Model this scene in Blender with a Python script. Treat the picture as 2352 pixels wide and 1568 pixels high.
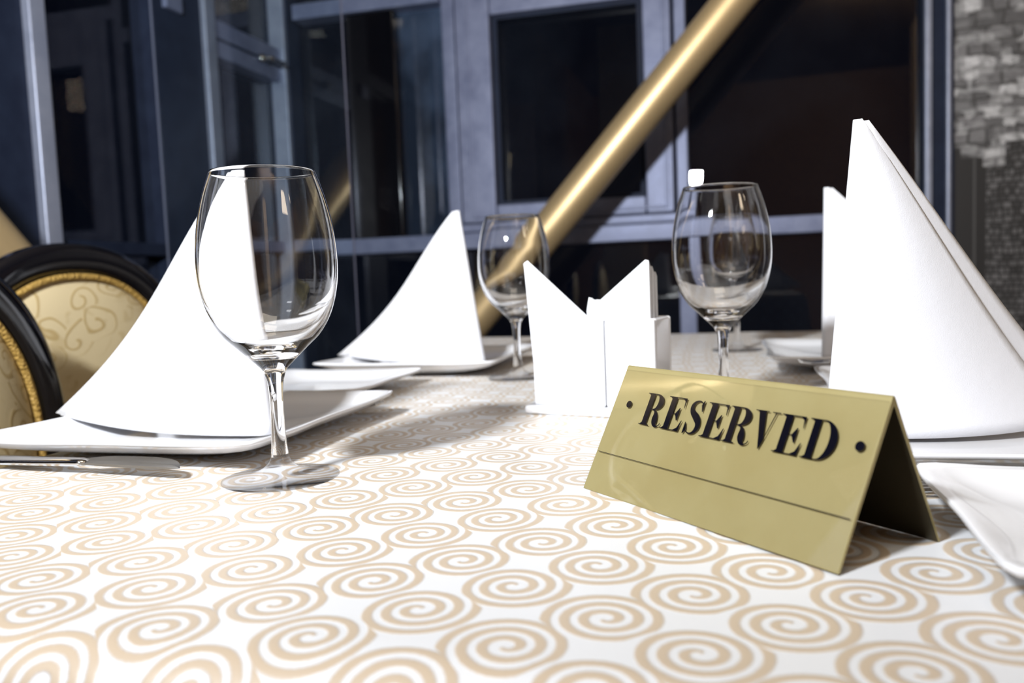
import bpy, bmesh, math, random
from mathutils import Vector, Matrix
random.seed(7)
pi = math.pi
for o in list(bpy.data.objects): bpy.data.objects.remove(o)
S = bpy.context.scene
COL = S.collection

# ------------------------------------------------------------------ camera
TZ = 0.75                       # table height; every table-top coordinate below is relative to it
CAMH = 0.1279
F_PX, PITCH, ROLL = 1927.7, 0.0785, 0.0395
cam_d = bpy.data.cameras.new('camera'); cam = bpy.data.objects.new('camera', cam_d); COL.objects.link(cam)
fw = Vector((0, math.cos(PITCH), -math.sin(PITCH))); upv = Vector((0, math.sin(PITCH), math.cos(PITCH))); rt = Vector((1, 0, 0))
c_, s_ = math.cos(ROLL), math.sin(ROLL)
rt2 = rt*c_ - upv*s_; up2 = rt*s_ + upv*c_
M = Matrix((rt2, up2, -fw)).transposed().to_4x4(); M.translation = Vector((0, 0, TZ+CAMH))
cam.matrix_world = M
cam_d.sensor_width = 36; cam_d.lens = 36*F_PX/2352
cam_d.clip_start = 0.02; cam_d.clip_end = 200
cam_d.dof.use_dof = True; cam_d.dof.focus_distance = 0.51; cam_d.dof.aperture_fstop = 7.5
S.camera = cam
# ------------------------------------------------------------------ world: night
w = bpy.data.worlds.new('night'); S.world = w; w.use_nodes = True
w.node_tree.nodes['Background'].inputs[0].default_value = (0.25, 0.4, 1.0, 1)
w.node_tree.nodes['Background'].inputs[1].default_value = 0.004
S.view_settings.view_transform = 'Standard'; S.view_settings.look = 'None'
S.view_settings.exposure = 0.0; S.view_settings.gamma = 1.0; S.view_settings.use_curve_mapping = False
# ------------------------------------------------------------------ lights
def area(name, loc, target, sx, sy, power, col):
    d = bpy.data.lights.new(name, 'AREA'); d.shape = 'RECTANGLE'; d.size = sx; d.size_y = sy; d.energy = power; d.color = col
    o = bpy.data.objects.new(name, d); COL.objects.link(o); o.location = loc
    o.rotation_euler = (Vector(target)-Vector(loc)).to_track_quat('-Z', 'Y').to_euler(); return o
area('camera_flash', (-0.52, -0.12, TZ+0.74), (0.0, 2.0, TZ+1.60), 0.15, 0.09, 58, (0.93, 0.96, 1.0))
area('ceiling_light_room', (2.6, -1.2, 2.8), (2.0, 0.0, 0.0), 1.0, 1.0, 26, (1.0, 0.80, 0.58))
area('added_back_room_fill', (0.7, -1.0, 2.7), (1.6, -4.5, 1.0), 1.2, 0.3, 65, (1.0, 0.78, 0.55))  # added unseen fill, lights the back wall and columns for brown pane reflections
area('ceiling_light_table', (0.2, -0.1, 2.84), (0.2, 0.4, 0.7), 0.9, 0.6, 9, (1.0, 0.88, 0.72))

# ------------------------------------------------------------------ frames of reference
A15 = math.radians(-15)
TX = Vector((math.cos(A15), math.sin(A15), 0)); TY = Vector((-math.sin(A15), math.cos(A15), 0))
L0 = Vector((-.40, .653, 0))
def st(s, t, z=0): return L0 + TX*s + TY*t + Vector((0, 0, TZ+z))
def wA(u, n, z): return TX*u + TY*n + Vector((0, 0, z))       # window wall frame (n = distance into the room)

# ------------------------------------------------------------------ helpers
def newobj(name, verts, faces, mat=None, parent=None, smooth=False, mats=None, fm=None):
    me = bpy.data.meshes.new(name); me.from_pydata([tuple(v) for v in verts], [], faces); me.update()
    o = bpy.data.objects.new(name, me); COL.objects.link(o)
    if mat: me.materials.append(mat)
    if mats:
        for m in mats: me.materials.append(m)
        for p, k in zip(me.polygons, fm): p.material_index = k
    if smooth:
        for p in me.polygons: p.use_smooth = True
    if parent: o.parent = parent
    return o
def tag(o, label=None, cat=None, group=None, kind=None):
    if label: o['label'] = label
    if cat: o['category'] = cat
    if group: o['group'] = group
    if kind: o['kind'] = kind
    return o
def empty(name, loc=(0, 0, 0), rz=0, label=None, cat=None, group=None):
    o = bpy.data.objects.new(name, None); o.empty_display_size = .02; COL.objects.link(o)
    o.location = loc; o.rotation_euler = (0, 0, rz); return tag(o, label, cat, group)
class MB:
    def __init__(s): s.v = []; s.f = []
    def add(s, v, f):
        b = len(s.v); s.v += [tuple(x) for x in v]; s.f += [tuple(i+b for i in q) for q in f]; return s
    def box(s, c0, c1, fr=None):
        x0, y0, z0 = c0; x1, y1, z1 = c1
        v = [(x, y, z) for z in (z0, z1) for y in (y0, y1) for x in (x0, x1)]
        if fr: v = [tuple(fr(*p)) for p in v]
        return s.add(v, [(0, 2, 3, 1), (4, 5, 7, 6), (0, 1, 5, 4), (2, 6, 7, 3), (0, 4, 6, 2), (1, 3, 7, 5)])
    def grid(s, P, close_u=False, close_v=False):
        nu, nv = len(P), len(P[0]); v = [p for r in P for p in r]; f = []
        for i in range(nu if close_u else nu-1):
            for j in range(nv if close_v else nv-1):
                a = i*nv+j; b = ((i+1) % nu)*nv+j; c = ((i+1) % nu)*nv+(j+1) % nv; d = i*nv+(j+1) % nv
                f.append((a, b, c, d))
        return s.add(v, f)
    def tube(s, pts, r, n=16, cap=True):
        pts = [Vector(p) for p in pts]; P = []
        if not hasattr(r, '__len__'): r = [r]*len(pts)
        prev = None
        for i, p in enumerate(pts):
            d = (pts[min(i+1, len(pts)-1)]-pts[max(i-1, 0)]).normalized()
            if prev is None: a = d.orthogonal().normalized()
            else: a = (prev-d*prev.dot(d)).normalized()
            prev = a; b = d.cross(a)
            P.append([p+(a*math.cos(2*pi*k/n)+b*math.sin(2*pi*k/n))*r[i] for k in range(n)])
        base = len(s.v); s.grid(P, close_v=True)
        if cap:
            s.f.append(tuple(base+k for k in range(n))); s.f.append(tuple(base+(len(pts)-1)*n+k for k in reversed(range(n))))
        return s
    def obj(s, name, mat, parent=None, smooth=False, bevel=0, seg=2, mats=None, fm=None):
        o = newobj(name, s.v, s.f, mat, parent, smooth, mats, fm)
        bm = bmesh.new(); bm.from_mesh(o.data); bmesh.ops.recalc_face_normals(bm, faces=bm.faces); bm.to_mesh(o.data); bm.free()
        if bevel:
            m = o.modifiers.new('bevel', 'BEVEL'); m.width = bevel; m.segments = seg; m.limit_method = 'ANGLE'; m.angle_limit = .6
            for p in o.data.polygons: p.use_smooth = True
            k = o.modifiers.new('wn', 'WEIGHTED_NORMAL'); k.keep_sharp = True
        return o
def copy_tree(o, parent=None):
    c = o.copy(); COL.objects.link(c); c.parent = parent
    for ch in [x for x in bpy.data.objects if x.parent == o]: copy_tree(ch, c)
    return c

# ------------------------------------------------------------------ materials
def mat(name, base, rough=.5, metal=0, **kw):
    m = bpy.data.materials.new(name); m.use_nodes = True; b = m.node_tree.nodes['Principled BSDF']
    b.inputs['Base Color'].default_value = (*base, 1); b.inputs['Roughness'].default_value = rough; b.inputs['Metallic'].default_value = metal
    for k, v in kw.items(): b.inputs[k].default_value = v
    return m
class NT:
    def __init__(s, m): s.m = m; s.t = m.node_tree; s.b = m.node_tree.nodes.get('Principled BSDF')
    def n(s, typ, **kw):
        x = s.t.nodes.new(typ)
        for k, v in kw.items(): setattr(x, k, v)
        return x
    def l(s, a, b): s.t.links.new(a, b)
    def m_(s, op, *a):
        x = s.n('ShaderNodeMath', operation=op)
        for i, v in enumerate(a):
            if isinstance(v, (int, float)): x.inputs[i].default_value = v
            else: s.l(v, x.inputs[i])
        return x.outputs[0]
    def noise(s, vec, scale, detail=2, rough=.5):
        x = s.n('ShaderNodeTexNoise'); x.inputs['Scale'].default_value = scale; x.inputs['Detail'].default_value = detail; x.inputs['Roughness'].default_value = rough
        if vec is not None: s.l(vec, x.inputs['Vector'])
        return x
    def coord(s, which='Object'): return s.n('ShaderNodeTexCoord').outputs[which]
    def mapping(s, vec, sc=(1, 1, 1), rot=(0, 0, 0), loc=(0, 0, 0)):
        x = s.n('ShaderNodeMapping'); s.l(vec, x.inputs[0]); x.inputs['Scale'].default_value = sc; x.inputs['Rotation'].default_value = rot; x.inputs['Location'].default_value = loc
        return x.outputs[0]
    def mix(s, f, a, b):
        x = s.n('ShaderNodeMix', data_type='RGBA')
        for sock, v in ((x.inputs[0], f), (x.inputs[6], a), (x.inputs[7], b)):
            if isinstance(v, (int, float)): sock.default_value = v
            elif isinstance(v, tuple): sock.default_value = (*v, 1)
            else: s.l(v, sock)
        return x.outputs[2]
    def ramp(s, f, stops, interp='LINEAR'):
        x = s.n('ShaderNodeValToRGB'); cr = x.color_ramp; cr.interpolation = interp
        while len(cr.elements) > 1: cr.elements.remove(cr.elements[0])
        for i, (p, c) in enumerate(stops):
            e = cr.elements[0] if i == 0 else cr.elements.new(p)
            e.position = p; e.color = (c, c, c, 1) if isinstance(c, (int, float)) else (*c, 1)
        s.l(f, x.inputs[0]); return x.outputs[0]
    def bump(s, h, strength=.3, dist=.001, prev=None):
        x = s.n('ShaderNodeBump'); x.inputs['Strength'].default_value = strength; x.inputs['Distance'].default_value = dist
        s.l(h, x.inputs['Height'])
        if prev is not None: s.l(prev, x.inputs['Normal'])
        return x.outputs[0]

def spiral_nodes(N, u, v, SP, pitch, r0, nturn, row_a, row_b, ramp_stops=None, half=.00205):
    """beige running-spiral rows. returns band mask 0..1 and signed band depth"""
    k = N.m_('DIVIDE', N.m_('SUBTRACT', v, .3370), .0893)
    fl = N.m_('FLOOR', k); fr = N.m_('SUBTRACT', k, fl)
    isB = N.m_('MULTIPLY', N.m_('GREATER_THAN', fr, .27), N.m_('LESS_THAN', fr, .79))
    isUp = N.m_('GREATER_THAN', fr, .7899)
    rho = N.m_('ADD', N.m_('ADD', N.m_('MULTIPLY', fl, 2.0), isB), N.m_('MULTIPLY', isUp, 2.0))
    cen = N.m_('ADD', N.m_('MULTIPLY', isB, .54), isUp)
    vy = N.m_('MULTIPLY', N.m_('SUBTRACT', fr, cen), .0893)
    off = N.ramp(N.m_('DIVIDE', N.m_('ADD', rho, 6.5), 20.0), ramp_stops, 'CONSTANT')
    sep = N.n('ShaderNodeSeparateColor'); N.l(off, sep.inputs[0]); off = sep.outputs[0]
    uu = N.m_('SUBTRACT', N.m_('DIVIDE', u, SP), off)
    ux = N.m_('MULTIPLY', N.m_('SUBTRACT', N.m_('FRACT', N.m_('ADD', uu, .5)), .5), SP)
    sg = N.m_('SUBTRACT', N.m_('MULTIPLY', isB, 2.0), 1.0)       # A rows are B rows turned by half a turn
    ux = N.m_('MULTIPLY', ux, sg); vy = N.m_('MULTIPLY', vy, sg)
    rho_ = N.m_('SQRT', N.m_('ADD', N.m_('MULTIPLY', ux, ux), N.m_('MULTIPLY', vy, vy)))
    ph = N.m_('FRACT', N.m_('ADD', N.m_('DIVIDE', N.m_('ARCTAN2', vy, ux), 2*pi), 1.0))
    q = N.m_('SUBTRACT', N.m_('DIVIDE', N.m_('SUBTRACT', rho_, r0), pitch), ph)
    n = N.m_('MINIMUM', N.m_('MAXIMUM', N.m_('ROUND', q), 0.0), nturn)
    d = N.m_('MULTIPLY', N.m_('ABSOLUTE', N.m_('SUBTRACT', q, n)), pitch)
    th = N.m_('ADD', n, ph)
    hw = N.m_('MINIMUM', N.m_('ADD', .0009, N.m_('MULTIPLY', th, .0026)), half)
    return N.m_('SUBTRACT', hw, d)      # >0 inside the band

def cloth_mat():
    m = mat('damask_tablecloth', (.8, .8, .76), .5); N = NT(m)
    uvn = N.n('ShaderNodeUVMap'); uvn.uv_map = 'flat'; uv = uvn.outputs[0]
    nz = N.noise(uv, 9, 2); nzf = N.noise(uv, 900, 2)
    wob = N.n('ShaderNodeVectorMath', operation='SUBTRACT'); N.l(nz.outputs['Color'], wob.inputs[0]); wob.inputs[1].default_value = (.5, .5, .5)
    sc = N.n('ShaderNodeVectorMath', operation='SCALE'); N.l(wob.outputs[0], sc.inputs[0]); sc.inputs[3].default_value = .0025
    ad = N.n('ShaderNodeVectorMath', operation='ADD'); N.l(uv, ad.inputs[0]); N.l(sc.outputs[0], ad.inputs[1])
    sp = N.n('ShaderNodeSeparateXYZ'); N.l(ad.outputs[0], sp.inputs[0]); x, y = sp.outputs[0], sp.outputs[1]
    a = math.radians(29.5)
    u = N.m_('ADD', N.m_('MULTIPLY', x, math.cos(a)), N.m_('MULTIPLY', y, math.sin(a)))
    v = N.m_('SUBTRACT', N.m_('MULTIPLY', y, math.cos(a)), N.m_('MULTIPLY', x, math.sin(a)))
    offs = {-6: .45, -5: .40, -4: .40, -3: .30, -2: .12, -1: .83, 0: .76, 1: .81, 2: .82, 3: .56, 4: .54, 5: .72, 6: .68, 7: .78, 8: .72, 9: .76, 10: .60, 11: .65, 12: .5, 13: .4}
    stops = [(0 if k == -6 else (k+6)/20, vv) for k, vv in offs.items()]
    dep = spiral_nodes(N, u, v, .0426, .0072, .0019, 2.0, 0, 0, stops)
    # ragged stitched edge
    fz = N.m_('MULTIPLY', N.m_('SUBTRACT', nzf.outputs['Fac'], .5), .0011)
    stitch = N.m_('MULTIPLY', N.m_('SINE', N.m_('MULTIPLY', N.m_('ADD', u, v), 5200.0)), .00012)
    dep2 = N.m_('ADD', N.m_('ADD', dep, fz), stitch)
    mask = N.ramp(N.m_('ADD', N.m_('MULTIPLY', dep2, 900.0), .5), [(0, 0.0), (1, 1.0)])
    hgt = N.ramp(N.m_('ADD', N.m_('MULTIPLY', dep, 600.0), .4), [(0, 0.0), (.7, .85), (1, 1.0)], 'EASE')
    colr = N.mix(mask, (.80, .82, .85), (.60, .49, .365))
    N.l(colr, N.b.inputs['Base Color'])
    r = N.m_('ADD', N.m_('MULTIPLY', mask, .06), .40); N.l(r, N.b.inputs['Roughness'])
    N.b.inputs['Specular IOR Level'].default_value = .6
    N.b.inputs['Sheen Weight'].default_value = .15
    weave = N.noise(uv, 2600, 1)
    b1 = N.bump(hgt, .9, .00045)
    b2 = N.bump(weave.outputs['Fac'], .35, .00012, b1)
    N.l(b2, N.b.inputs['Normal'])
    return m

def glassish(name, tint=(1, 1, 1), dust_glow=0.0, base_refl=.0, dust_glow_col=(.5, .6, .8)):
    """thin flat pane: what is behind shows straight through, Fresnel mirror on top"""
    m = bpy.data.materials.new(name); m.use_nodes = True; N = NT(m); t = m.node_tree; t.nodes.clear()
    out = N.n('ShaderNodeOutputMaterial'); tr = N.n('ShaderNodeBsdfTransparent'); tr.inputs[0].default_value = (*tint, 1)
    gl = N.n('ShaderNodeBsdfGlossy'); gl.inputs['Roughness'].default_value = .0
    ge = N.n('ShaderNodeNewGeometry'); dt = N.n('ShaderNodeVectorMath', operation='DOT_PRODUCT'); N.l(ge.outputs['Normal'], dt.inputs[0]); N.l(ge.outputs['Incoming'], dt.inputs[1])
    one = N.m_('SUBTRACT', 1.0, N.m_('ABSOLUTE', dt.outputs['Value']))
    fac = N.m_('MINIMUM', N.m_('ADD', N.m_('MULTIPLY', N.m_('POWER', one, 5.0), .96), .04+base_refl), 1.0)
    mx = N.n('ShaderNodeMixShader'); N.l(fac, mx.inputs[0]); N.l(tr.outputs[0], mx.inputs[1]); N.l(gl.outputs[0], mx.inputs[2])
    last = mx.outputs[0]
    if dust_glow:
        df = N.n('ShaderNodeBsdfDiffuse'); df.inputs[0].default_value = (*dust_glow_col, 1)
        g = N.noise(N.coord('Object'), 2.2, 5, .6)
        df_f = N.ramp(g.outputs['Fac'], [(.42, dust_glow*.15), (.75, dust_glow)])
        m2 = N.n('ShaderNodeMixShader'); N.l(df_f, m2.inputs[0]); N.l(last, m2.inputs[1]); N.l(df.outputs[0], m2.inputs[2]); last = m2.outputs[0]
    N.l(last, out.inputs[0]); return m

def glass_mat(name, straight):
    m = bpy.data.materials.new(name); m.use_nodes = True; b = m.node_tree.nodes['Principled BSDF']
    b.inputs['Base Color'].default_value = (1, 1, 1, 1); b.inputs['Roughness'].default_value = 0
    b.inputs['IOR'].default_value = 1.5; b.inputs['Transmission Weight'].default_value = 1
    N = NT(m); out = m.node_tree.nodes['Material Output']; tr = N.n('ShaderNodeBsdfTransparent'); mx = N.n('ShaderNodeMixShader'); mx.inputs[0].default_value = straight
    N.l(b.outputs[0], mx.inputs[1]); N.l(tr.outputs[0], mx.inputs[2]); N.l(mx.outputs[0], out.inputs[0])
    return m
M_cloth = cloth_mat(); M_gbowl = glass_mat('crystal_glass', 0.0); M_gstem = M_gbowl; M_gfoot = glassish('thin_foot_crystal', (.99, .99, .995))
M_porc = mat('white_porcelain', (.86, .87, .90), .13); M_porc.node_tree.nodes['Principled BSDF'].inputs['Coat Weight'].default_value = .3
def fabric(name, col, sc=1400, strength=.35):
    m = mat(name, col, .9); N = NT(m); co = N.coord('Object'); a = N.noise(co, sc, 2); b = N.noise(co, 60, 3)
    f = N.bump(b.outputs['Fac'], .25, .0012); N.l(N.bump(a.outputs['Fac'], strength, .0004, f), N.b.inputs['Normal'])
    N.b.inputs['Sheen Weight'].default_value = .25; N.b.inputs['Specular IOR Level'].default_value = .2
    return m
M_napkin = fabric('white_napkin_linen', (.74, .75, .79))
M_paper = fabric('white_paper', (.86, .87, .9), 300, .15)
M_steel = mat('polished_steel', (.62, .61, .60), .12, 1.0)
M_blade = mat('knife_blade_steel', (.30, .285, .26), .28, 1.0)
M_black = mat('black_lacquer', (.004, .004, .006), .10); M_black.node_tree.nodes['Principled BSDF'].inputs['Coat Weight'].default_value = .5
M_ink = mat('black_ink', (.003, .003, .007), .12)
M_floor_leg = mat('dark_wood', (.03, .02, .012), .4)
M_pipe = mat('gold_paint', (.90, .67, .36), .43, .65)
NTp = NT(M_pipe); NTp.l(NTp.bump(NTp.noise(NTp.coord('Object'), 40, 3).outputs['Fac'], .12, .002), NTp.b.inputs['Normal'])
def frame_mat(name, c1, c2, rough=.42, metal=.25):
    m = mat(name, c1, rough, metal); N = NT(m); co = N.coord('Object'); n1 = N.noise(co, 14, 4, .65)
    N.l(N.mix(N.ramp(n1.outputs['Fac'], [(.35, 0.0), (.65, 1.0)]), c1, c2), N.b.inputs['Base Color'])
    N.l(N.m_('ADD', N.m_('MULTIPLY', n1.outputs['Fac'], .25), rough-.1), N.b.inputs['Roughness'])
    N.l(N.bump(N.noise(co, 120, 2).outputs['Fac'], .15, .002), N.b.inputs['Normal']); return m
M_frame = frame_mat('grey_window_metal', (.17, .195, .31), (.24, .27, .40))
M_frame_dark = frame_mat('blue_grey_post', (.012, .018, .040), (.018, .027, .055), .55, 0.0)
M_frame_dark.node_tree.nodes['Principled BSDF'].inputs['Specular IOR Level'].default_value = .2
M_frame_lt = frame_mat('pale_metal_strip', (.34, .38, .50), (.42, .46, .58), .35, .4)
M_pane = glassish('window_glass', dust_glow=.008, base_refl=.0)
M_screen = glassish('glass_screen_sheet', (.93, .97, .99), dust_glow=.012)
M_pane_glow = glassish('painted_glow_window_glass', dust_glow=.16, dust_glow_col=(.35, .5, .8))  # blue diffuse film paints the milky flash glow onto the pane
M_dark = mat('dark_exterior', (.004, .005, .009), .8)
# gold of the sign
def gold_mat(name, c1, c2, rough, metal):
    m = mat(name, c1, rough, metal); N = NT(m); co = N.coord('Object')
    g = N.noise(co, 3500, 1); b = N.noise(co, 30, 3)
    br = N.noise(N.mapping(co, (14, 700, 700)), 1.0, 4, .7)
    f = N.ramp(br.outputs['Fac'], [(.70, 0.0), (.82, 1.0)])
    base = N.mix(N.m_('MULTIPLY', g.outputs['Fac'], .5), c1, c2)
    base = N.mix(N.ramp(b.outputs['Fac'], [(.4, 0.0), (.7, .45)]), base, c2)
    base = N.mix(N.m_('MULTIPLY', f, .45), base, (.10, .07, .03))
    N.l(base, N.b.inputs['Base Color']); N.l(N.bump(g.outputs['Fac'], .2, .0001), N.b.inputs['Normal']); return m
M_gold = gold_mat('brushed_gold_face', (.45, .39, .19), (.37, .30, .12), .42, .35)
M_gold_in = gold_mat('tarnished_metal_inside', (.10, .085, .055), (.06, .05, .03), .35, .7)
M_clear = glassish('clear_acrylic_cover')

# ------------------------------------------------------------------ room shell
def struct(o): o['kind'] = 'structure'; return o
D = 2.78
def brown_mat(name, c1, c2, sc):
    m = mat(name, c1, .7); N = NT(m); n = N.noise(N.mapping(N.coord('Object'), sc), 1.0, 4)
    N.l(N.mix(n.outputs['Fac'], c1, c2), N.b.inputs['Base Color']); return m
M_wallw = brown_mat('warm_brown_wall', (.30, .19, .10), (.20, .12, .06), (.8, .8, .2))
M_ceil = brown_mat('ceiling_paint', (.16, .12, .08), (.12, .09, .06), (1, 1, 1))
M_floor = brown_mat('floor_wood', (.06, .035, .02), (.03, .018, .01), (1, 12, 1))
UL, UR, NB = -1.53, 3.4, -4.2
struct(MB().box((UL-.3, NB-.1, -.05), (UR+.1, D+.25, 0), wA).obj('floor', M_floor))
struct(MB().box((UL-.3, NB-.1, 2.9), (UR+.1, D+.25, 2.95), wA).obj('ceiling', M_ceil))
struct(MB().box((UL-.1, NB-.1, 0), (UR+.1, NB, 2.9), wA).obj('wall_back', M_wallw))
struct(MB().box((UR, NB, 0), (UR+.1, D+.25, 2.9), wA).obj('wall_right', M_wallw))
# beige columns on the far side of the room (they show as dim bands in the dark panes)
M_beige = brown_mat('beige_plaster', (.55, .46, .33), (.48, .39, .27), (2, 2, 2))
for k, (u, n) in enumerate(((-.9, -1.6), (1.35, -2.4), (2.4, -.2))):
    q = MB().box((u-.17, n-.17, 0), (u+.17, n+.17, 2.9), wA); q.box((u-.2, n-.2, 0), (u+.2, n+.2, .15), wA)
    struct(q.obj('trim_%d' % (k+1), M_beige, bevel=.01))

# ---- window wall A (far side)
def wbox(mb, u0, u1, z0, z1, n0=D, n1=D+.08): return mb.box((u0, n0, z0), (u1, n1, z1), wA)
def pane(name, parent, u0, u1, z0, z1, n=D+.045, m=None):
    return MB().box((u0, n, z0), (u1, n+.006, z1), wA).obj(name, m or M_pane, parent)
# window_1: opening sash in the middle
w1 = struct(empty('window_1'))
f = MB(); wbox(f, -.951, -.905, .978, 2.9); wbox(f, -.175, -.138, .978, 2.9, D, D+.08); wbox(f, -.905, -.175, 1.905, 1.96)
f.obj('window_frame', M_frame, w1, bevel=.004)
f = MB(); wbox(f, -.897, -.775, 1.06, 1.90, D-.022, D+.05); wbox(f, -.272, -.182, 1.06, 1.90, D-.022, D+.05)
wbox(f, -.775, -.272, 1.06, 1.118, D-.022, D+.05); wbox(f, -.775, -.272, 1.742, 1.90, D-.022, D+.05)
f.obj('sash', M_frame, w1, bevel=.006)
f = MB(); wbox(f, -.770, -.755, 1.118, 1.742, D+.0, D+.04); wbox(f, -.29, -.276, 1.118, 1.742, D, D+.04); wbox(f, -.755, -.29, 1.118, 1.13, D, D+.04); wbox(f, -.755, -.29, 1.73, 1.742, D, D+.04)
f.obj('glazing_bead', M_frame_dark, w1)
f = MB(); wbox(f, -.86, -.85, 1.075, 1.88, D-.026, D-.02); wbox(f, -.21, -.2, 1.075, 1.88, D-.026, D-.02); wbox(f, -.85, -.21, 1.075, 1.083, D-.026, D-.02)
f.obj('sash_moulding', M_frame, w1, bevel=.002)
pane('pane', w1, -.77, -.276, 1.118, 1.742); pane('pane', w1, -.905, -.175, 1.96, 2.9)
# window_2: the fixed pane to the right of it
w2 = struct(empty('window_2'))
f = MB(); wbox(f, .545, .56, 1.03, 2.9, D-.01, D+.08); f.obj('window_frame', M_frame_dark, w2)
pn = pane('pane', w2, -.138, .545, 1.03, 2.9, D+.03)
for vx in pn.data.vertices:      # tilt added to steer the flash reflection sideways in this pane
    u_ = vx.co.dot(TX); vx.co += TY*((u_+.138)*math.tan(math.radians(-1.75))+.012)
# window_3: fixed pane to the left, up to the corner
w3 = struct(empty('window_3'))
f = MB(); wbox(f, -1.50, -.951, 1.808, 1.862, D-.02, D+.06); f.obj('window_frame', M_frame, w3, bevel=.004)
f = MB(); wbox(f, -1.305, -1.125, 1.02, 1.815, D, D+.05); f.obj('dark_panel', M_black, w3, bevel=.004)
pane('pane', w3, -1.5, -1.305, 1.02, 1.81); pane('pane', w3, -1.125, -.951, 1.02, 1.81, m=M_pane_glow); pane('pane', w3, -1.5, -.951, 1.862, 2.9)
# long rail under the windows, lower panes
rail = MB(); wbox(rail, -1.53, .56, .973, 1.028, D-.03, D+.08); struct(rail.obj('trim_4', M_frame, bevel=.004))
rl = MB(); wbox(rl, -.905, -.14, 1.03, 1.058, D-.015, D+.08); struct(rl.obj('trim_5', M_frame, bevel=.004))
w4 = struct(empty('window_4'))
f = MB(); wbox(f, -.174, -.119, .08, .973, D-.02, D+.07); wbox(f, -.95, -.90, .08, .973); wbox(f, -1.53, .56, 0, .08); f.obj('window_frame', M_frame, w4, bevel=.004)
for a_, b_ in ((-1.53, -.95), (-.90, -.174), (-.119, .545)): pane('pane', w4, a_, b_, .08, .973)
# right post: metal strips and blue panel
post = MB(); wbox(post, .56, .606, 0, 2.9, D-.03, D+.08); struct(post.obj('trim_6', M_frame_dark, bevel=.003))
p2 = MB(); wbox(p2, .546, .566, 0, 2.9, D-.05, D-.03); wbox(p2, .604, .618, 0, 2.9, D-.045, D+.05); struct(p2.obj('trim_7', M_frame_lt, bevel=.004))
# corner post + wall B (left window wall). b-frame: m runs from the corner towards the camera
CB = Vector((-.777, 3.085, 0))
def wB(m, o, z): return CB - TY*m + TX*o + Vector((0, 0, z))
def bbox(mb, m0, m1, z0, z1, o0=-.07, o1=0.0): return mb.box((m0, o0, z0), (m1, o1, z1), wB)
f = MB(); bbox(f, -.06, .03, 0, 2.9, -.06, .035); struct(f.obj('trim_8', M_frame_dark, bevel=.004))
f = MB(); bbox(f, .028, .05, 0, 2.9, -.03, .03); struct(f.obj('trim_9', M_frame_lt, bevel=.004))
w5 = struct(empty('window_5'))
f = MB(); bbox(f, .05, .44, 1.59, 1.705, -.05, .012); bbox(f, .05, .44, .973, 1.02); f.obj('window_frame', M_frame, w5, bevel=.005)
f = MB(); bbox(f, .05, .44, 1.64, 1.648, .012, .018); f.obj('window_moulding', M_frame_dark, w5, bevel=.002)
h = MB(); h.box((.16, .012, 1.628), (.20, .03, 1.652), wB); h.tube([wB(.18, .03, 1.64), wB(.18, .05, 1.64), wB(.10, .055, 1.638)], .007, 10); h.obj('handle', M_steel, w5, smooth=True)
def paneB(parent, m0, m1, z0, z1): return MB().box((m0, -.04, z0), (m1, -.034, z1), wB).obj('pane', M_pane, parent)
paneB(w5, .05, .44, 1.02, 1.59); paneB(w5, .05, .44, 1.705, 2.9); paneB(w5, .05, .44, .08, .973)
f = MB(); bbox(f, .44, .495, 0, 2.9, -.06, .02); struct(f.obj('trim_10', M_frame_lt, bevel=.005))
f = MB(); bbox(f, .495, .72, 0, 2.9, -.07, .005); struct(f.obj('trim_11', M_frame_dark, bevel=.004))
f = MB(); bbox(f, .60, .675, 1.668, 1.72, -.02, .02); struct(f.obj('trim_12', M_frame, bevel=.004))
w6 = struct(empty('window_6'))
f = MB(); bbox(f, .72, 1.13, .97, 1.005, -.05, .01); bbox(f, .72, 1.13, 1.74, 1.80, -.05, .0); bbox(f, .80, .83, 1.0, 1.74, -.3, -.27); f.obj('window_frame', M_frame_dark, w6, bevel=.004)  # added upright outside the pane imitates a dim reflected band
paneB(w6, .72, 1.13, 1.005, 1.74); paneB(w6, .72, 1.13, 1.80, 2.9); paneB(w6, .72, 1.13, .08, .97)
f = MB(); bbox(f, 1.13, 1.178, 0, 2.9, -.03, .03); struct(f.obj('trim_13', M_frame_lt, bevel=.005))
f = MB(); bbox(f, 1.178, 1.42, 0, 2.9, -.07, .01); struct(f.obj('trim_14', M_frame_dark, bevel=.004))
w7 = struct(empty('window_7'))
f = MB(); bbox(f, 1.42, 1.47, 0, 2.9, -.03, .03); bbox(f, 1.47, 4.2, .97, 1.02, -.05, .01); bbox(f, 2.5, 2.6, 0, 2.9, -.05, .01); f.obj('window_frame', M_frame, w7, bevel=.004)
paneB(w7, 1.47, 2.5, .08, .97); paneB(w7, 1.47, 2.5, 1.02, 2.9); paneB(w7, 2.6, 4.2, 1.02, 2.9)
wl = MB(); bbox(wl, 4.2, 7.1, 0, 2.9, -.1, 0); struct(wl.obj('wall_left', M_wallw))

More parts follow.
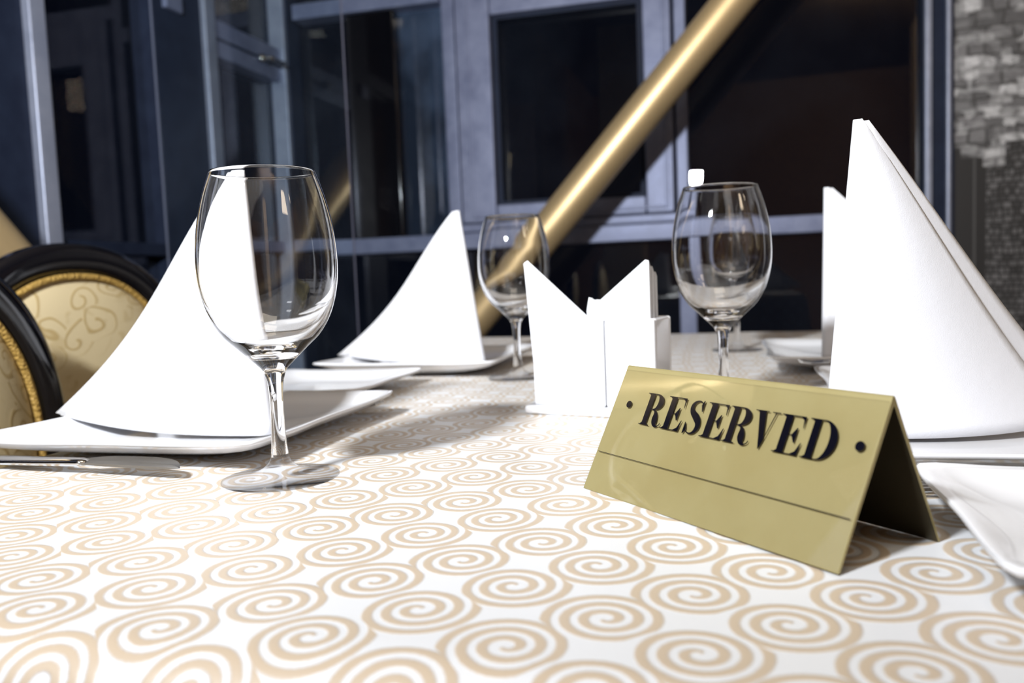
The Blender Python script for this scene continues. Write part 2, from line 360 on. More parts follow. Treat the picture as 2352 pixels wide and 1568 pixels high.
# black-and-white city photo wall at the right
def mural_mat():
    m = mat('city_photo_print', (.3, .3, .3), .45); N = NT(m)
    uvn = N.n('ShaderNodeUVMap'); uvn.uv_map = 'flat'; co = uvn.outputs[0]
    wn = N.noise(co, 9, 3); ws = N.n('ShaderNodeVectorMath', operation='SCALE'); N.l(wn.outputs['Color'], ws.inputs[0]); ws.inputs[3].default_value = .03
    wa = N.n('ShaderNodeVectorMath', operation='ADD'); N.l(co, wa.inputs[0]); N.l(ws.outputs[0], wa.inputs[1]); wv = wa.outputs[0]
    def brick(vec, scale, bw, rh, c1, c2, mo, ms):
        b = N.n('ShaderNodeTexBrick'); N.l(vec, b.inputs['Vector']); b.inputs['Scale'].default_value = scale; b.inputs['Brick Width'].default_value = bw; b.inputs['Row Height'].default_value = rh
        b.inputs['Color1'].default_value = (c1, c1, c1*1.03, 1); b.inputs['Color2'].default_value = (c2, c2*.98, c2, 1); b.inputs['Mortar'].default_value = (mo, mo, mo, 1); b.inputs['Mortar Size'].default_value = ms; b.inputs['Bias'].default_value = 0; b.offset = .37; b.squash = .6; b.squash_frequency = 3; return b.outputs['Color']
    roofs = brick(wv, 11, .8, .45, .25, .80, .14, .04)
    va = N.n('ShaderNodeTexVoronoi', distance='CHEBYCHEV'); N.l(N.mapping(wv, (20, 34, 1)), va.inputs['Vector']); va.inputs['Scale'].default_value = 1; va.inputs['Randomness'].default_value = .9
    sv = N.n('ShaderNodeSeparateColor'); N.l(va.outputs['Color'], sv.inputs[0])
    blocks = N.ramp(sv.outputs[0], [(0, .07), (.30, .20), (.55, .50), (.78, .90)], 'CONSTANT')
    edge = N.ramp(va.outputs['Distance'], [(.30, 1.0), (.48, .35)])
    blocks = N.mix(1.0, blocks, blocks); bm_ = N.n('ShaderNodeMix', data_type='RGBA', blend_type='MULTIPLY'); bm_.inputs[0].default_value = .8; N.l(blocks, bm_.inputs[6]); N.l(edge, bm_.inputs[7])
    fine = N.noise(N.mapping(co, (45, 90, 1)), 1.0, 2, .6)
    up = N.mix(.70, roofs, bm_.outputs[2])
    up = N.mix(N.ramp(fine.outputs['Fac'], [(.52, 0.0), (.62, .45)]), up, (.10, .095, .10))
    tow = brick(co, 5, .38, 3.0, .012, .045, .10, .018)
    lowb = brick(wv, 16, .4, .3, .05, .20, .03, .04)
    sp = N.n('ShaderNodeSeparateXYZ'); N.l(co, sp.inputs[0])
    wnn = N.n('ShaderNodeTexWhiteNoise', noise_dimensions='1D'); N.l(N.m_('FLOOR', N.m_('MULTIPLY', sp.outputs[0], 17.0)), wnn.inputs['W'])
    lim = N.m_('ADD', N.m_('MULTIPLY', wnn.outputs['Value'], .10), 1.13)
    low = N.m_('LESS_THAN', sp.outputs[1], lim)
    tr = N.m_('LESS_THAN', sp.outputs[0], .715)
    lo = N.mix(tr, lowb, tow)
    N.l(N.mix(low, up, lo), N.b.inputs['Base Color'])
    return m
mu = MB(); mu.box((.622, D-.02, 0), (UR, D+.06, 2.9), wA)
mo = mu.obj('wall_far', mural_mat()); struct(mo)
uvl = mo.data.uv_layers.new(name='flat')
for lp in mo.data.loops:
    co = mo.data.vertices[lp.vertex_index].co; uvl.data[lp.index].uv = (co.dot(TX), co.z)
mf = MB(); wbox(mf, .618, .626, 0, 2.9, D-.035, D-.02); struct(mf.obj('trim_15', M_frame_dark))

# free-standing sheet of clear glass behind the chairs
gs = MB()
def gpt(x, z): return Vector((x[0], x[1], z))
pa = Vector((-.80, 1.98)); pb = Vector((-.3225, 1.757))
dn = Vector((-(pb-pa).y, (pb-pa).x)).normalized()*.006
for z0, z1 in ((.0, 2.3),):
    v = [gpt(p, z) for z in (z0, z1) for p in (pa, pb, pb+dn, pa+dn)]
    gs.add(v, [(0, 1, 2, 3), (4, 7, 6, 5), (0, 4, 5, 1), (1, 5, 6, 2), (2, 6, 7, 3), (3, 7, 4, 0)])
g = gs.obj('glass_screen', None, None, mats=[M_screen, mat('polished_glass_edge', (.16, .17, .24), .3)], fm=[1, 1, 0, 1, 0, 1])
tag(g, 'tall clear glass screen standing behind the chairs', 'glass screen')

# gold diagonal tubes
def pipe(name, p0, p1, r, label):
    o = MB().tube((p0 if isinstance(p0, list) else [p0])+[p1], r, 40).obj(name, M_pipe, smooth=True); m = o.modifiers.new('es', 'EDGE_SPLIT'); tag(o, label, 'pipe', 'slanting gold tubes'); return o
def pl(u, z, n): return wA(u, n, z)
du, dz = (.011+.818), (1.62-.707)
a0 = Vector((.011, 1.62)); dd = Vector((du, dz)).normalized()
pa_, pb_ = a0+dd*1.72, a0-dd*2.16
pipe('gold_tube', pl(pa_[0], pa_[1], 2.5), pl(pb_[0], pb_[1], 2.5), .0545, 'thick gold tube slanting up to the right across the middle windows')
m1, z1 = 1.408+.078, .987
pipe('gold_tube', [wB(m1+.66, -.02, z1+.64), wB(m1+.64, .17, z1+.63), wB(m1+.62, .195, z1+.61), wB(m1+.58, .2, z1+.56)], wB(m1-.93, .2, z1-.965), .055, 'gold tube behind the black chairs at the left edge')

# ------------------------------------------------------------------ table and cloth
TW, T0, T1 = .86, -.295, 1.19
tb = empty('dining_table', st(TW/2, (T0+T1)/2, -TZ), A15, 'dining table hidden under the spiral-patterned cloth', 'table')
hw, hl = TW/2-.024, (T1-T0)/2-.024
MB().box((-hw, -hl, TZ-.03), (hw, hl, TZ-.0035)).obj('tabletop', M_floor_leg, tb)
for sx in (-1, 1):
    for sy in (-1, 1):
        MB().box((sx*(hw-.05)-.03, sy*(hl-.05)-.03, 0), (sx*(hw-.05)+.03, sy*(hl-.05)+.03, TZ-.03)).obj('leg', M_floor_leg, tb)
def coords(a, b, step, rr, drop):
    c = [a-rr*pi/2-drop*k/6 for k in range(6, 0, -1)] + [a-rr*pi/2*k/6 for k in range(6, 0, -1)]
    n = int((b-a)/step); c += [a+(b-a)*k/n for k in range(n+1)]
    c += [b+rr*pi/2*k/6 for k in range(1, 7)] + [b+rr*pi/2+drop*k/6 for k in range(1, 7)]
    return c
RR, DROP = .028, .175
def fold(x, a, b):   # arc length -> (pos, drop)
    if x < a: d = a-x; sg = -1; e = a
    elif x > b: d = x-b; sg = 1; e = b
    else: return x, 0
    if d < RR*pi/2: th = d/RR; return e+sg*RR*math.sin(th), RR*(1-math.cos(th))
    return e+sg*RR, RR+d-RR*pi/2
def hsh(x, y): return math.sin(x*12.9+y*4.1)*math.sin(y*9.7-x*3.3)
sc_ = coords(RR, TW-RR, .009, RR, DROP); tc_ = coords(T0+RR, T1-RR, .009, RR, DROP)
P = []; UV = []
for s in sc_:
    row = []
    for t in tc_:
        ps, d1 = fold(s, RR, TW-RR); pt, d2 = fold(t, T0+RR, T1-RR)
        z = -max(d1, d2) if (d1 < RR or d2 < RR) else -max(d1, d2)
        if d1 == 0 and d2 == 0: z += .0006*hsh(s*2.2, t*2.2)+.0005*math.sin(t*23+s*6)*math.sin(s*5)
        wv = max(d1, d2)*.06
        if d1 > RR: ps += (1 if s > TW/2 else -1)*wv*(1+math.sin(t*26))
        if d2 > RR: pt += (1 if t > 0 else -1)*wv*(1+math.sin(s*24))
        row.append(st(ps, pt, z)); UV.append((L0+TX*s+TY*t)[:2])
    P.append(row)
cl = MB().grid(P); clo = cl.obj('tablecloth', M_cloth, smooth=True)
uvl = clo.data.uv_layers.new(name='flat')
for lp in clo.data.loops: uvl.data[lp.index].uv = UV[lp.vertex_index]
so = clo.modifiers.new('thick', 'SOLIDIFY'); so.thickness = .0008; so.offset = -1
tag(clo, 'ivory tablecloth woven with beige spirals covering the dining table', 'tablecloth')

# ------------------------------------------------------------------ wine glasses
def lathe(prof, n=72):
    return MB().grid([[(r*math.cos(2*pi*k/n), r*math.sin(2*pi*k/n), z) for k in range(n)] for r, z in prof], close_v=True)
def smooth_prof(pts, sub=5):
    out = []
    for i in range(len(pts)-1):
        p0 = pts[max(i-1, 0)]; p1 = pts[i]; p2 = pts[i+1]; p3 = pts[min(i+2, len(pts)-1)]
        for k in range(sub):
            t = k/sub
            out.append(tuple(.5*((2*p1[j])+(-p0[j]+p2[j])*t+(2*p0[j]-5*p1[j]+4*p2[j]-p3[j])*t*t+(-p0[j]+3*p1[j]-3*p2[j]+p3[j])*t**3) for j in (0, 1)))
    out.append(pts[-1]); return out
stem_top = (.0062, .0680)
bowl_out = [stem_top, (.0078, .0722), (.0118, .0765), (.0218, .0862), (.0310, .0953), (.0385, .1085), (.0430, .1250), (.0442, .1400), (.0434, .1556), (.0416, .1690), (.0377, .1855), (.0330, .1995)]
bowl_in = [(.0322, .1996), (.0369, .1855), (.0407, .1690), (.0425, .1556), (.0432, .1400), (.0419, .1255), (.0372, .1105), (.0292, .0980), (.0195, .0900), (.0095, .0862), (.0004, .0852)]
def make_glass():
    root = empty('wine_glass')
    pr = smooth_prof(bowl_out, 5)+[(.0327, .2000)]+smooth_prof(bowl_in, 5)
    def flip(o, want):   # outward normals
        return o
    def mk(name, prof):
        P = lathe(prof); o = newobj(name, P.v, P.f, {'bowl': M_gbowl, 'stem': M_gstem, 'foot': M_gfoot}[name], root, True)
        return o
    mk('bowl', pr)
    mk('stem', smooth_prof([(.0057, .0150), (.0049, .0240), (.0045, .0340), (.0043, .0450), (.0045, .0560), (.0051, .0630), stem_top], 4))
    mk('foot', [(.0004, .0002), (.0372, .0002), (.0379, .0008), (.0377, .0015)]+smooth_prof([(.0377, .0015), (.0300, .0026), (.0200, .0043), (.0125, .0070), (.0080, .0105), (.0057, .0150)], 5))
    return root
wg = make_glass()
# make sure the outside faces outward
for ch in [x for x in bpy.data.objects if x.parent == wg]:
    me = ch.data; k = len(me.polygons)//3
    # decide by the outer wall: first rings for bowl/stem, last rings for the foot
    p = me.polygons[10 if ch.name.startswith(('bowl', 'stem')) else len(me.polygons)-10]
    c = Vector(p.center); r = Vector((c.x, c.y, 0))
    if p.normal.dot(r) < 0: me.flip_normals()
glasses = [((-.1555, .5449), 'front left wine glass, biggest and sharpest, in front of the nearest left napkin'),
           ((.1927, .7641), 'wine glass standing behind the gold reserved sign'),
           ((.006, 1.0378), 'wine glass just behind the left of the white paper-napkin holder'),
           ((.343, 1.275), 'farthest wine glass, seen through the glass behind the sign')]
for i, ((x, y), lb) in enumerate(glasses):
    o = wg if i == 0 else copy_tree(wg)
    o.location = (x, y, TZ+.0006); tag(o, lb, 'wine glass', 'wine glasses on the table')

# ------------------------------------------------------------------ plates
def plate_mesh(name, size, hrim, foot, thick=.0035, corner_up=.0015, e0=16):
    h = size/2; nseg = 96
    def outline(th, f, e, conc):
        c, s = math.cos(th), math.sin(th); r = (abs(c)**e+abs(s)**e)**(-1/e)
        corner = abs(math.sin(2*th))**2
        r *= 1-conc*(1-corner)
        return c*r*f, s*r*f, corner
    top = [(.02, .0046, 4), (.45, .0046, 5), (foot*.98, .0052, 6), (foot+.08, .0068, 7), (.80, .0110, 10), (.92, .0150, 14), (.985, hrim, e0), (1.0, hrim-.0004, e0), (1.0, hrim-.0022, e0)]
    bot = [(.985, hrim-.0036, e0), (.90, .0118, 14), (.80, .0080, 9), (foot+.05, .0012, 6), (foot+.01, .0, 6), (foot-.03, .0, 6), (foot-.05, .0012, 6), (.02, .0014, 4)]
    P = []
    for f, z, e in top+bot:
        row = []
        for k in range(nseg):
            th = 2*pi*k/nseg+pi/4
            x, y, cr = outline(th, f, e, .028*max(0, f-.6)/.4)
            zz = z + corner_up*cr**6*max(0, (f-.6)/.4)**2
            row.append((x*h, y*h, zz))
        P.append(row)
    mb = MB().grid(P, close_v=True)
    n = len(P)-1
    mb.f.append(tuple(reversed(range(nseg)))); mb.f.append(tuple(n*nseg+k for k in range(nseg)))
    o = mb.obj(name, M_porc, smooth=True)
    return o
dp = plate_mesh('dinner_plate', .252, .0210, .54, e0=24)
bp = plate_mesh('bread_plate', .194, .0160, .58, e0=20)
plates = [(.115, .089, 0, 'square white dinner plate at the front left under a standing napkin'),
          (.138, .592, 0, 'square white dinner plate at the far left under a standing napkin'),
          (.702, .092, 0, 'square white dinner plate at the right behind the sign under the biggest napkin'),
          (.716, .600, 0, 'square white dinner plate at the far right, mostly behind the napkins')]
for i, (s, t, r, lb) in enumerate(plates):
    o = dp if i == 0 else copy_tree(dp)
    o.location = st(s, t, .0008); o.rotation_euler = (0, 0, A15+r); tag(o, lb, 'plate', 'square dinner plates')
for i, (s, t, r, lb) in enumerate([(.083, .352, 0, 'small square white plate between the two left place settings'),
                                   (.731, -.124, 0, 'small square white side plate at the right edge beside the sign'),
                                   (.732, .335, 0, 'small square side plate just left of the biggest napkin, mostly hidden')]):
    o = bp if i == 0 else copy_tree(bp)
    o.location = st(s, t, .0008); o.rotation_euler = (0, 0, A15+r); tag(o, lb, 'plate', 'small square side plates')
    if i == 1: o.scale = (.88, .88, 1.05)

# ------------------------------------------------------------------ folded cloth napkins
def napkin(S0, apex, d1, L1, d2, L2, bulge=.012, hz=.212, rs=.007, conc=.15, tip1=.0135, tip2=.008, top=.008, ext=1.06, back=.10):
    """S0 foot of the spine, apex (dx,dy) shift of the top, d1/d2 leg directions (rad), L leg lengths. local z=0 is the plate well"""
    NV, NA, NL = 26, 8, 16
    def wid(v): return (1-v)*(1-conc*math.sin(pi*v))+top*v
    def sheet(d1, L1, d2, L2, inset, ztop, t1, t2):
        P = []
        for j in range(NV+1):
            v = j/NV; z = ztop*v
            lean = v**1.0
            cx, cy = S0[0]+apex[0]*lean, S0[1]+apex[1]*lean
            r = rs*(1-.75*v)+.0006
            e1 = Vector((math.cos(d1), math.sin(d1))); e2 = Vector((math.cos(d2), math.sin(d2)))
            bis = (e1+e2).normalized()
            n1 = Vector((-e1.y, e1.x)); n2 = Vector((-e2.y, e2.x))
            if n1.dot(e2) > 0: n1 = -n1
            if n2.dot(e1) > 0: n2 = -n2
            c = Vector((cx, cy))+bis*(r+inset)
            row = []
            w1, w2 = L1*wid(v), L2*wid(v)
            for k in range(NL, 0, -1):
                q = k/NL
                b = bulge*math.sin(pi*q)*(1-v)**.8*.8
                p = c+e2*(w2*q)+n2*(r+b*.4)
                row.append((p.x, p.y, z+t2*q*q*(1-v)))
            a2 = math.atan2(n2.y, n2.x); a1 = math.atan2(n1.y, n1.x); da = (a1-a2) % (2*pi)
            mid = a2+da/2
            if Vector((math.cos(mid), math.sin(mid))).dot(bis) > 0: da -= 2*pi
            for k in range(NA+1):
                a = a2+da*k/NA
                row.append((c.x+math.cos(a)*r, c.y+math.sin(a)*r, z))
            for k in range(1, NL+1):
                q = k/NL
                b = bulge*math.sin(pi*q*.95)*(1-v)**.8
                p = c+e1*(w1*q)+n1*(r+b)
                row.append((p.x, p.y, z+t1*q*q*(1-v)))
            P.append(row)
        return P
    mb = MB(); mb.grid(sheet(d1, L1, d2, L2, 0, hz, tip1, tip2))
    dd = (d2-d1+pi) % (2*pi)-pi
    mb.grid(sheet(d1+dd*back, L1*ext, d2-dd*.10, L2*ext, .0045, hz-.001, tip1, tip2))
    o = mb.obj('cloth_napkin', M_napkin, smooth=True)
    m = o.modifiers.new('thick', 'SOLIDIFY'); m.thickness = .0022; m.offset = 0
    return o
def place_nap(o, s, t, label):
    o.location = st(s, t, .0082); o.rotation_euler = (0, 0, A15); tag(o, label, 'napkin', 'white cloth napkins folded into standing points'); return o
R_ = math.radians
place_nap(napkin((0, 0), (-.018, .012), R_(176), .200, R_(150), .20, top=.03), .192, .066, 'pointed white cloth napkin behind the front left wine glass')
place_nap(napkin((0, 0), (-.030, .006), R_(180), .200, R_(154), .20), .2165, .585, 'pointed white cloth napkin on the far left plate, in the middle of the photo')
place_nap(napkin((0, 0), (.018, -.012), R_(16), .158, R_(34), .17, bulge=.018, ext=1.17, back=.32, top=.006, conc=.05, rs=.006, tip1=.004, tip2=.003), .615, .082, 'biggest pointed white cloth napkin, at the right behind the sign')
place_nap(napkin((0, 0), (.004, -.004), R_(2), .20, R_(24), .20), .660, .585, 'pointed white cloth napkin peeking out left behind the biggest napkin')

# ------------------------------------------------------------------ RESERVED sign
BLp = Vector((.0389, .4894, 0)); BRp = Vector((.1296, .3347, 0))
ex = (BRp-BLp).normalized(); LEN = (BRp-BLp).length; bk = Vector((.864, .504, 0)).normalized()
HB, HH = .0365, .070
sign = empty('reserved_sign', (BLp.x, BLp.y, TZ+.0008), math.atan2(ex.y, ex.x), 'gold tent-shaped table sign printed RESERVED in black', 'sign')
# local: x along the sign, y away from the viewer, z up
sl = math.hypot(HB, HH); fu = Vector((0, HB/sl, HH/sl)); fn = Vector((0, -HH/sl, HB/sl))
th = .0012
def prof_tent():
    yb = 2*HB*.95
    outer = [(0, 0), (HB-.0014, HH-.0028), (HB-.0005, HH-.0008), (HB+.0003, HH-.0002), (HB+.0011, HH-.0008), (HB+.002, HH-.0026), (yb, 0)]
    k = th/ (HH/sl)
    inner = [(yb-k, 0), (HB+.0010, HH-.0056), (HB+.0003, HH-.0046), (HB-.0004, HH-.0056), (k, 0)]
    return outer, inner
outer, inner = prof_tent()
loop = outer+inner; mb = MB(); n = len(loop)
v = [(0, y, z) for y, z in loop]+[(LEN, y, z) for y, z in loop]
fcs = [(i, (i+1) % n, (i+1) % n+n, i+n) for i in range(n)]
# end caps as quads pairing outer and inner
caps = []
pairs = [(0, 11), (1, 10), (2, 10), (3, 9), (4, 8), (5, 8), (6, 7)]
for off in (0, n):
    for (a, b), (c, d) in zip(pairs, pairs[1:]):
        q = [a+off, c+off, d+off, b+off]; q = [x for i, x in enumerate(q) if x not in q[:i]]; caps.append(tuple(q))
fm = [0]*len(fcs)
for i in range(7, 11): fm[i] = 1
fm += [0]*len(caps)
mb.add(v, fcs+caps)
me_o = mb.obj('metal_body', None, sign, mats=[M_gold, M_gold_in], fm=fm)
def face_pt(a, b, off): return Vector((a, 0, 0))+fu*b+fn*off
cv = MB(); b0, b1 = .0004, sl-.0032; t0, t1 = .0001, .0012
vv = [face_pt(a, b, t) for t in (t0, t1) for b in (b0, b1) for a in (.0003, LEN-.0003)]
cv.add(vv, [(0, 2, 3, 1), (4, 5, 7, 6), (0, 1, 5, 4), (2, 6, 7, 3), (0, 4, 6, 2), (1, 3, 7, 5)])
cv.obj('clear_cover', M_clear, sign)
# letters: didone capitals from polygons in mm, cap height 19
def poly_arc(cx, cy, rx, ry, a0, a1, n=18): return [(cx+rx*math.cos(R_(a0+(a1-a0)*k/n)), cy+ry*math.sin(R_(a0+(a1-a0)*k/n))) for k in range(n+1)]
def band(outer, inner): # quads between two equal-length polylines
    return [[outer[i], outer[i+1], inner[i+1], inner[i]] for i in range(len(outer)-1)]
def rect(x0, y0, x1, y1): return [[(x0, y0), (x1, y0), (x1, y1), (x0, y1)]]
def serif(x0, x1, y, sgn, xs0, xs1, hh=.45, br=1.1):
    o = rect(x0, y, x1, y+sgn*hh)
    o += [[(xs0, y+sgn*hh), (xs0-br, y+sgn*hh), (xs0, y+sgn*(hh+br*.8))], [(xs1, y+sgn*hh), (xs1+br, y+sgn*hh), (xs1, y+sgn*(hh+br*.8))]]
    return o
def stroke(pts, wid):   # variable width centre-line
    L = []; Rr = []
    for i, (x, y) in enumerate(pts):
        x0, y0 = pts[max(i-1, 0)]; x1, y1 = pts[min(i+1, len(pts)-1)]
        dx, dy = x1-x0, y1-y0; l = math.hypot(dx, dy) or 1
        w_ = wid[i]/2; L.append((x-dy/l*w_, y+dx/l*w_)); Rr.append((x+dy/l*w_, y-dx/l*w_))
    return band(L, Rr)
def crv(pts, sub=8): return smooth_prof(pts, sub)
H = 19.0
def L_E(w=15):
    s = rect(2.4, 0, 6.2, H)
    s += rect(0, 0, w-1.2, .5)+rect(0, H-.5, w-1.6, H)
    s += [[(2.3, .5), (1.2, .5), (2.3, 1.4)], [(2.3, H-.5), (2.3, H-1.4), (1.2, H-.5)]]
    s += rect(6.3, 9.3, 10.2, 9.75)+[[(10.2, 5.9), (10.7, 5.9), (10.7, 13.1), (10.2, 13.1)], [(10.2, 5.9), (10.2, 9.3), (8.2, 9.3)], [(10.2, 13.1), (8.2, 9.75), (10.2, 9.75)]]
    s += [[(w-1.6, H), (w-4.2, H-.5), (w-2.5, H-1.8), (w-1.9, H-5.4), (w-1.55, H-5.8)]]
    s += [[(w-1.2, 0), (w-5.0, .5), (w-2.6, 2.0), (w-1.0, 6.1), (w-.5, 6.5)]]
    return s
def L_R():
    s = rect(2.4, 0, 6.2, H)+serif(0, 8.6, 0, 1, 2.3, 6.3)+rect(0, H-.5, 8, H)+[[(2.3, H-.5), (2.3, H-1.4), (1.2, H-.5)]]
    o = [(6.3, H)]+poly_arc(8.6, H-4.75, 6.3, 4.75, 90, -90, 22)+[(6.3, H-9.5)]
    i = [(6.3, H-.5)]+poly_arc(8.0, H-4.75, 2.6, 4.25, 90, -90, 22)+[(6.3, H-9.0)]
    s += band(o, i)
    leg = crv([(8.2, 9.6), (10.3, 8.9), (11.5, 6.8), (12.0, 3.8), (13.0, 1.2), (14.8, .35), (16.8, 1.3), (17.3, 2.6)], 6)
    wd = []
    for k in range(len(leg)):
        q = k/(len(leg)-1); wd.append(.5+3.7*math.exp(-((q-.42)/.22)**2) if q < .42 else (.5+3.7*math.exp(-((q-.42)/.20)**2)))
    s += stroke(leg, wd); return s
def L_S():
    c = crv([(9.6, 14.2), (9.0, 17.0), (6.4, 18.6), (3.4, 17.6), (2.2, 15.0), (3.2, 12.4), (6.4, 9.9), (9.0, 7.2), (9.5, 4.2), (7.9, 1.3), (5.0, .35), (2.0, 2.0), (.9, 5.4)], 6)
    wd = []
    for k in range(len(c)):
        q = k/(len(c)-1); wd.append(.55+3.4*math.exp(-((q-.52)/.17)**2)+.9*math.exp(-((q-.30)/.08)**2)+.8*math.exp(-((q-.70)/.08)**2))
    s = stroke(c, wd)
    s += [[(9.0, H+.1), (9.6, H+.1), (9.9, 13.0), (9.5, 13.0), (8.0, 16.6)], [(.5, -.2), (1.1, -.2), (2.6, 2.4), (1.0, 6.2), (.6, 6.2)]]
    return s
def L_V():
    s = [[(2.2, H), (6.5, H), (9.9, 4.4), (8.7, -.3), (8.3, -.3)]]
    s += [[(8.5, -.3), (9.0, .6), (13.4, H), (12.8, H)]]
    s += serif(0, 8.4, H, -1, 2.4, 6.3, .45, .7)+rect(10.6, H-.45, 15.6, H)
    return s
def L_D():
    s = rect(2.4, 0, 6.2, H)+rect(0, 0, 9, .5)+rect(0, H-.5, 9, H)+[[(2.3, .5), (1.2, .5), (2.3, 1.4)], [(2.3, H-.5), (2.3, H-1.4), (1.2, H-.5)]]
    o = [(6.3, H)]+poly_arc(8.2, H/2, 8.9, H/2, 90, -90, 28)+[(6.3, 0)]
    i = [(6.3, H-.5)]+poly_arc(8.2, H/2, 4.6, H/2-.5, 90, -90, 28)+[(6.3, .5)]
    return s+band(o, i)
let = MB()
def put(shape, ox, sx=1.0, oy=44.4, tk=.25):
    for pg in shape:
        n = len(pg); lo = [face_pt((ox+x*sx)/1000, (oy+y)/1000, .00125) for x, y in pg]; hi = [face_pt((ox+x*sx)/1000, (oy+y)/1000, .00137) for x, y in pg]
        ar = sum(pg[i][0]*pg[(i+1) % n][1]-pg[(i+1) % n][0]*pg[i][1] for i in range(n))
        let.add(hi, [tuple(range(n)) if ar > 0 else tuple(reversed(range(n)))])
        let.add(lo, [tuple(reversed(range(n))) if ar > 0 else tuple(range(n))])
        if 1:
            b = len(let.v)-2*n
            for i in range(n): let.f.append((b+i, b+(i+1) % n, b+n+(i+1) % n, b+n+i))
put(L_R(), 28.8); put(L_E(), 46.9, 1.06); put(L_S(), 64.6, 1.06); put(L_E(), 78.0, 1.07); put(L_R(), 94.0); put(L_V(), 110.2); put(L_E(), 126.9, 1.05); put(L_D(), 143.4)
lo_ = newobj('printed_lettering', let.v, let.f, M_ink, sign)
def disc(cx, cy, r, name):
    m_ = MB(); n = 32; v = [face_pt((cx+r*math.cos(2*pi*k/n))/1000, (cy+r*math.sin(2*pi*k/n))/1000, o_) for o_ in (.00125, .00155) for k in range(n)]
    m_.add(v, [tuple(range(n)), tuple(range(n, 2*n))]+[(k, (k+1) % n, (k+1) % n+n, k+n) for k in range(n)]); m_.obj(name, M_ink, sign)
disc(15.2, 54.6, 2.1, 'rivet'); disc(172.2, 54.2, 2.3, 'rivet')
m_ = MB(); x0, x1, y0 = .0030, .1780, .0233
m_.add([face_pt(a, b, o_) for o_ in (.00122, .00135) for a, b in ((x0, y0), (x1, y0-.0006), (x1, y0-.0002), (x0, y0+.0003))], [(0, 1, 2, 3), (4, 5, 6, 7), (0, 1, 5, 4), (2, 3, 7, 6), (1, 2, 6, 5), (0, 3, 7, 4)]); m_.obj('engraved_line', M_ink, sign)

# ------------------------------------------------------------------ napkin holder
ha = math.radians(-29); hx = Vector((math.cos(ha), math.sin(ha), 0)); hy = Vector((-math.sin(ha), math.cos(ha), 0))
hold = empty('napkin_holder', (.013, .768, TZ+.0008), ha, 'white ceramic napkin holder with a seamed front, behind the sign', 'napkin holder')
MB().box((-.002, -.006, 0), (.128, .056, .008)).obj('base', M_porc, hold, bevel=.003, seg=3)
hb = MB(); Wd, Dp, Hh = .117, .046, .086
hb.box((.006, 0, .008), (.076, .005, Hh)); hb.box((.0775, 0, .008), (.006+Wd, .005, Hh)); hb.box((.006, Dp-.005, .008), (.006+Wd, Dp, Hh)); hb.box((.006+Wd-.005, .0045, .008), (.006+Wd, Dp-.0045, Hh)); hb.box((.0745, .0045, .008), (.0795, Dp-.0045, Hh-.003)); hb.box((.006, .0045, .008), (.011, Dp-.0045, .05))
hb.obj('box', M_porc, hold, bevel=.0022, seg=3)
def paper_sheet(x, y, z, w_, h_, mirror, tilt, label):
    # folded square of tissue, corner up: three thin plies fanned
    mb = MB(); sgn = -1 if mirror else 1
    for k in range(3):
        yy = k*.0013; o_ = k*.0007
        pts = [(0, 0), (0, h_-o_), (sgn*.004, h_+.002-o_), (sgn*w_, h_-w_*.93-o_), (sgn*w_, 0)]
        n = len(pts); v = [(a, yy, b) for a, b in pts]+[(a, yy+.0009, b) for a, b in pts]
        mb.add(v, [tuple(range(n)), tuple(reversed(range(n, 2*n)))]+[(i, (i+1) % n, (i+1) % n+n, i+n) for i in range(n)])
    o = mb.obj('paper_napkin', M_paper)
    loc = Vector((.013, .768, TZ+.0008))+hx*x+hy*y+Vector((0, 0, z))
    o.matrix_world = Matrix.Translation(loc) @ Matrix.Rotation(ha, 4, 'Z') @ Matrix.Rotation(tilt, 4, 'Y')
    tag(o, label, 'paper napkin', 'folded paper napkins standing in the holder'); return o
names = ['nearest', 'middle', 'rearmost']
for k in range(3):
    paper_sheet(.0045-.0015*k, .009+k*.0075, .012+.001*k, .064, .126-.003*k, False, -.07-.012*k, 'folded white paper napkin at the left end of the holder, %s of its three' % names[k])
    paper_sheet(.1175-.001*k, .009+k*.0075, .012, .036, .1285-.006*k+.001, True, -.0-.01*k, 'folded white paper napkin at the right end of the holder, %s of its three' % names[k]) if False else None
def paper_right(k):
    mb = MB(); w_, h_ = .070, .127-.005*k
    for j in range(3):
        yy = j*.0013; o_ = j*.0015
        sl_ = lambda x: h_+.001-o_-(abs(x)-.003)*.79
        for pts in ([(0, .001), (0, h_-o_), (-.003, h_+.001-o_), (-.0375, sl_(.0375)), (-.0375, .001)], [(-.0375, sl_(.0375)), (-.058, sl_(.058)), (-.058, min(.0765, sl_(.058)-.001)), (-.0375, .0765)]):
            n = len(pts); v = [(a, yy, b) for a, b in pts]+[(a, yy+.0009, b) for a, b in pts]
            mb.add(v, [tuple(range(n)), tuple(reversed(range(n, 2*n)))]+[(i, (i+1) % n, (i+1) % n+n, i+n) for i in range(n)])
    o = mb.obj('paper_napkin', M_paper)
    o.matrix_world = Matrix.Translation(Vector((.013, .768, TZ+.0008))+hx*(.1165)+hy*(.009+k*.0085)+Vector((0, 0, .008))) @ Matrix.Rotation(ha, 4, 'Z')
    tag(o, 'folded white paper napkin at the right end of the holder, %s of its three' % names[k], 'paper napkin', 'folded paper napkins standing in the holder')
for k in range(3): paper_right(k)
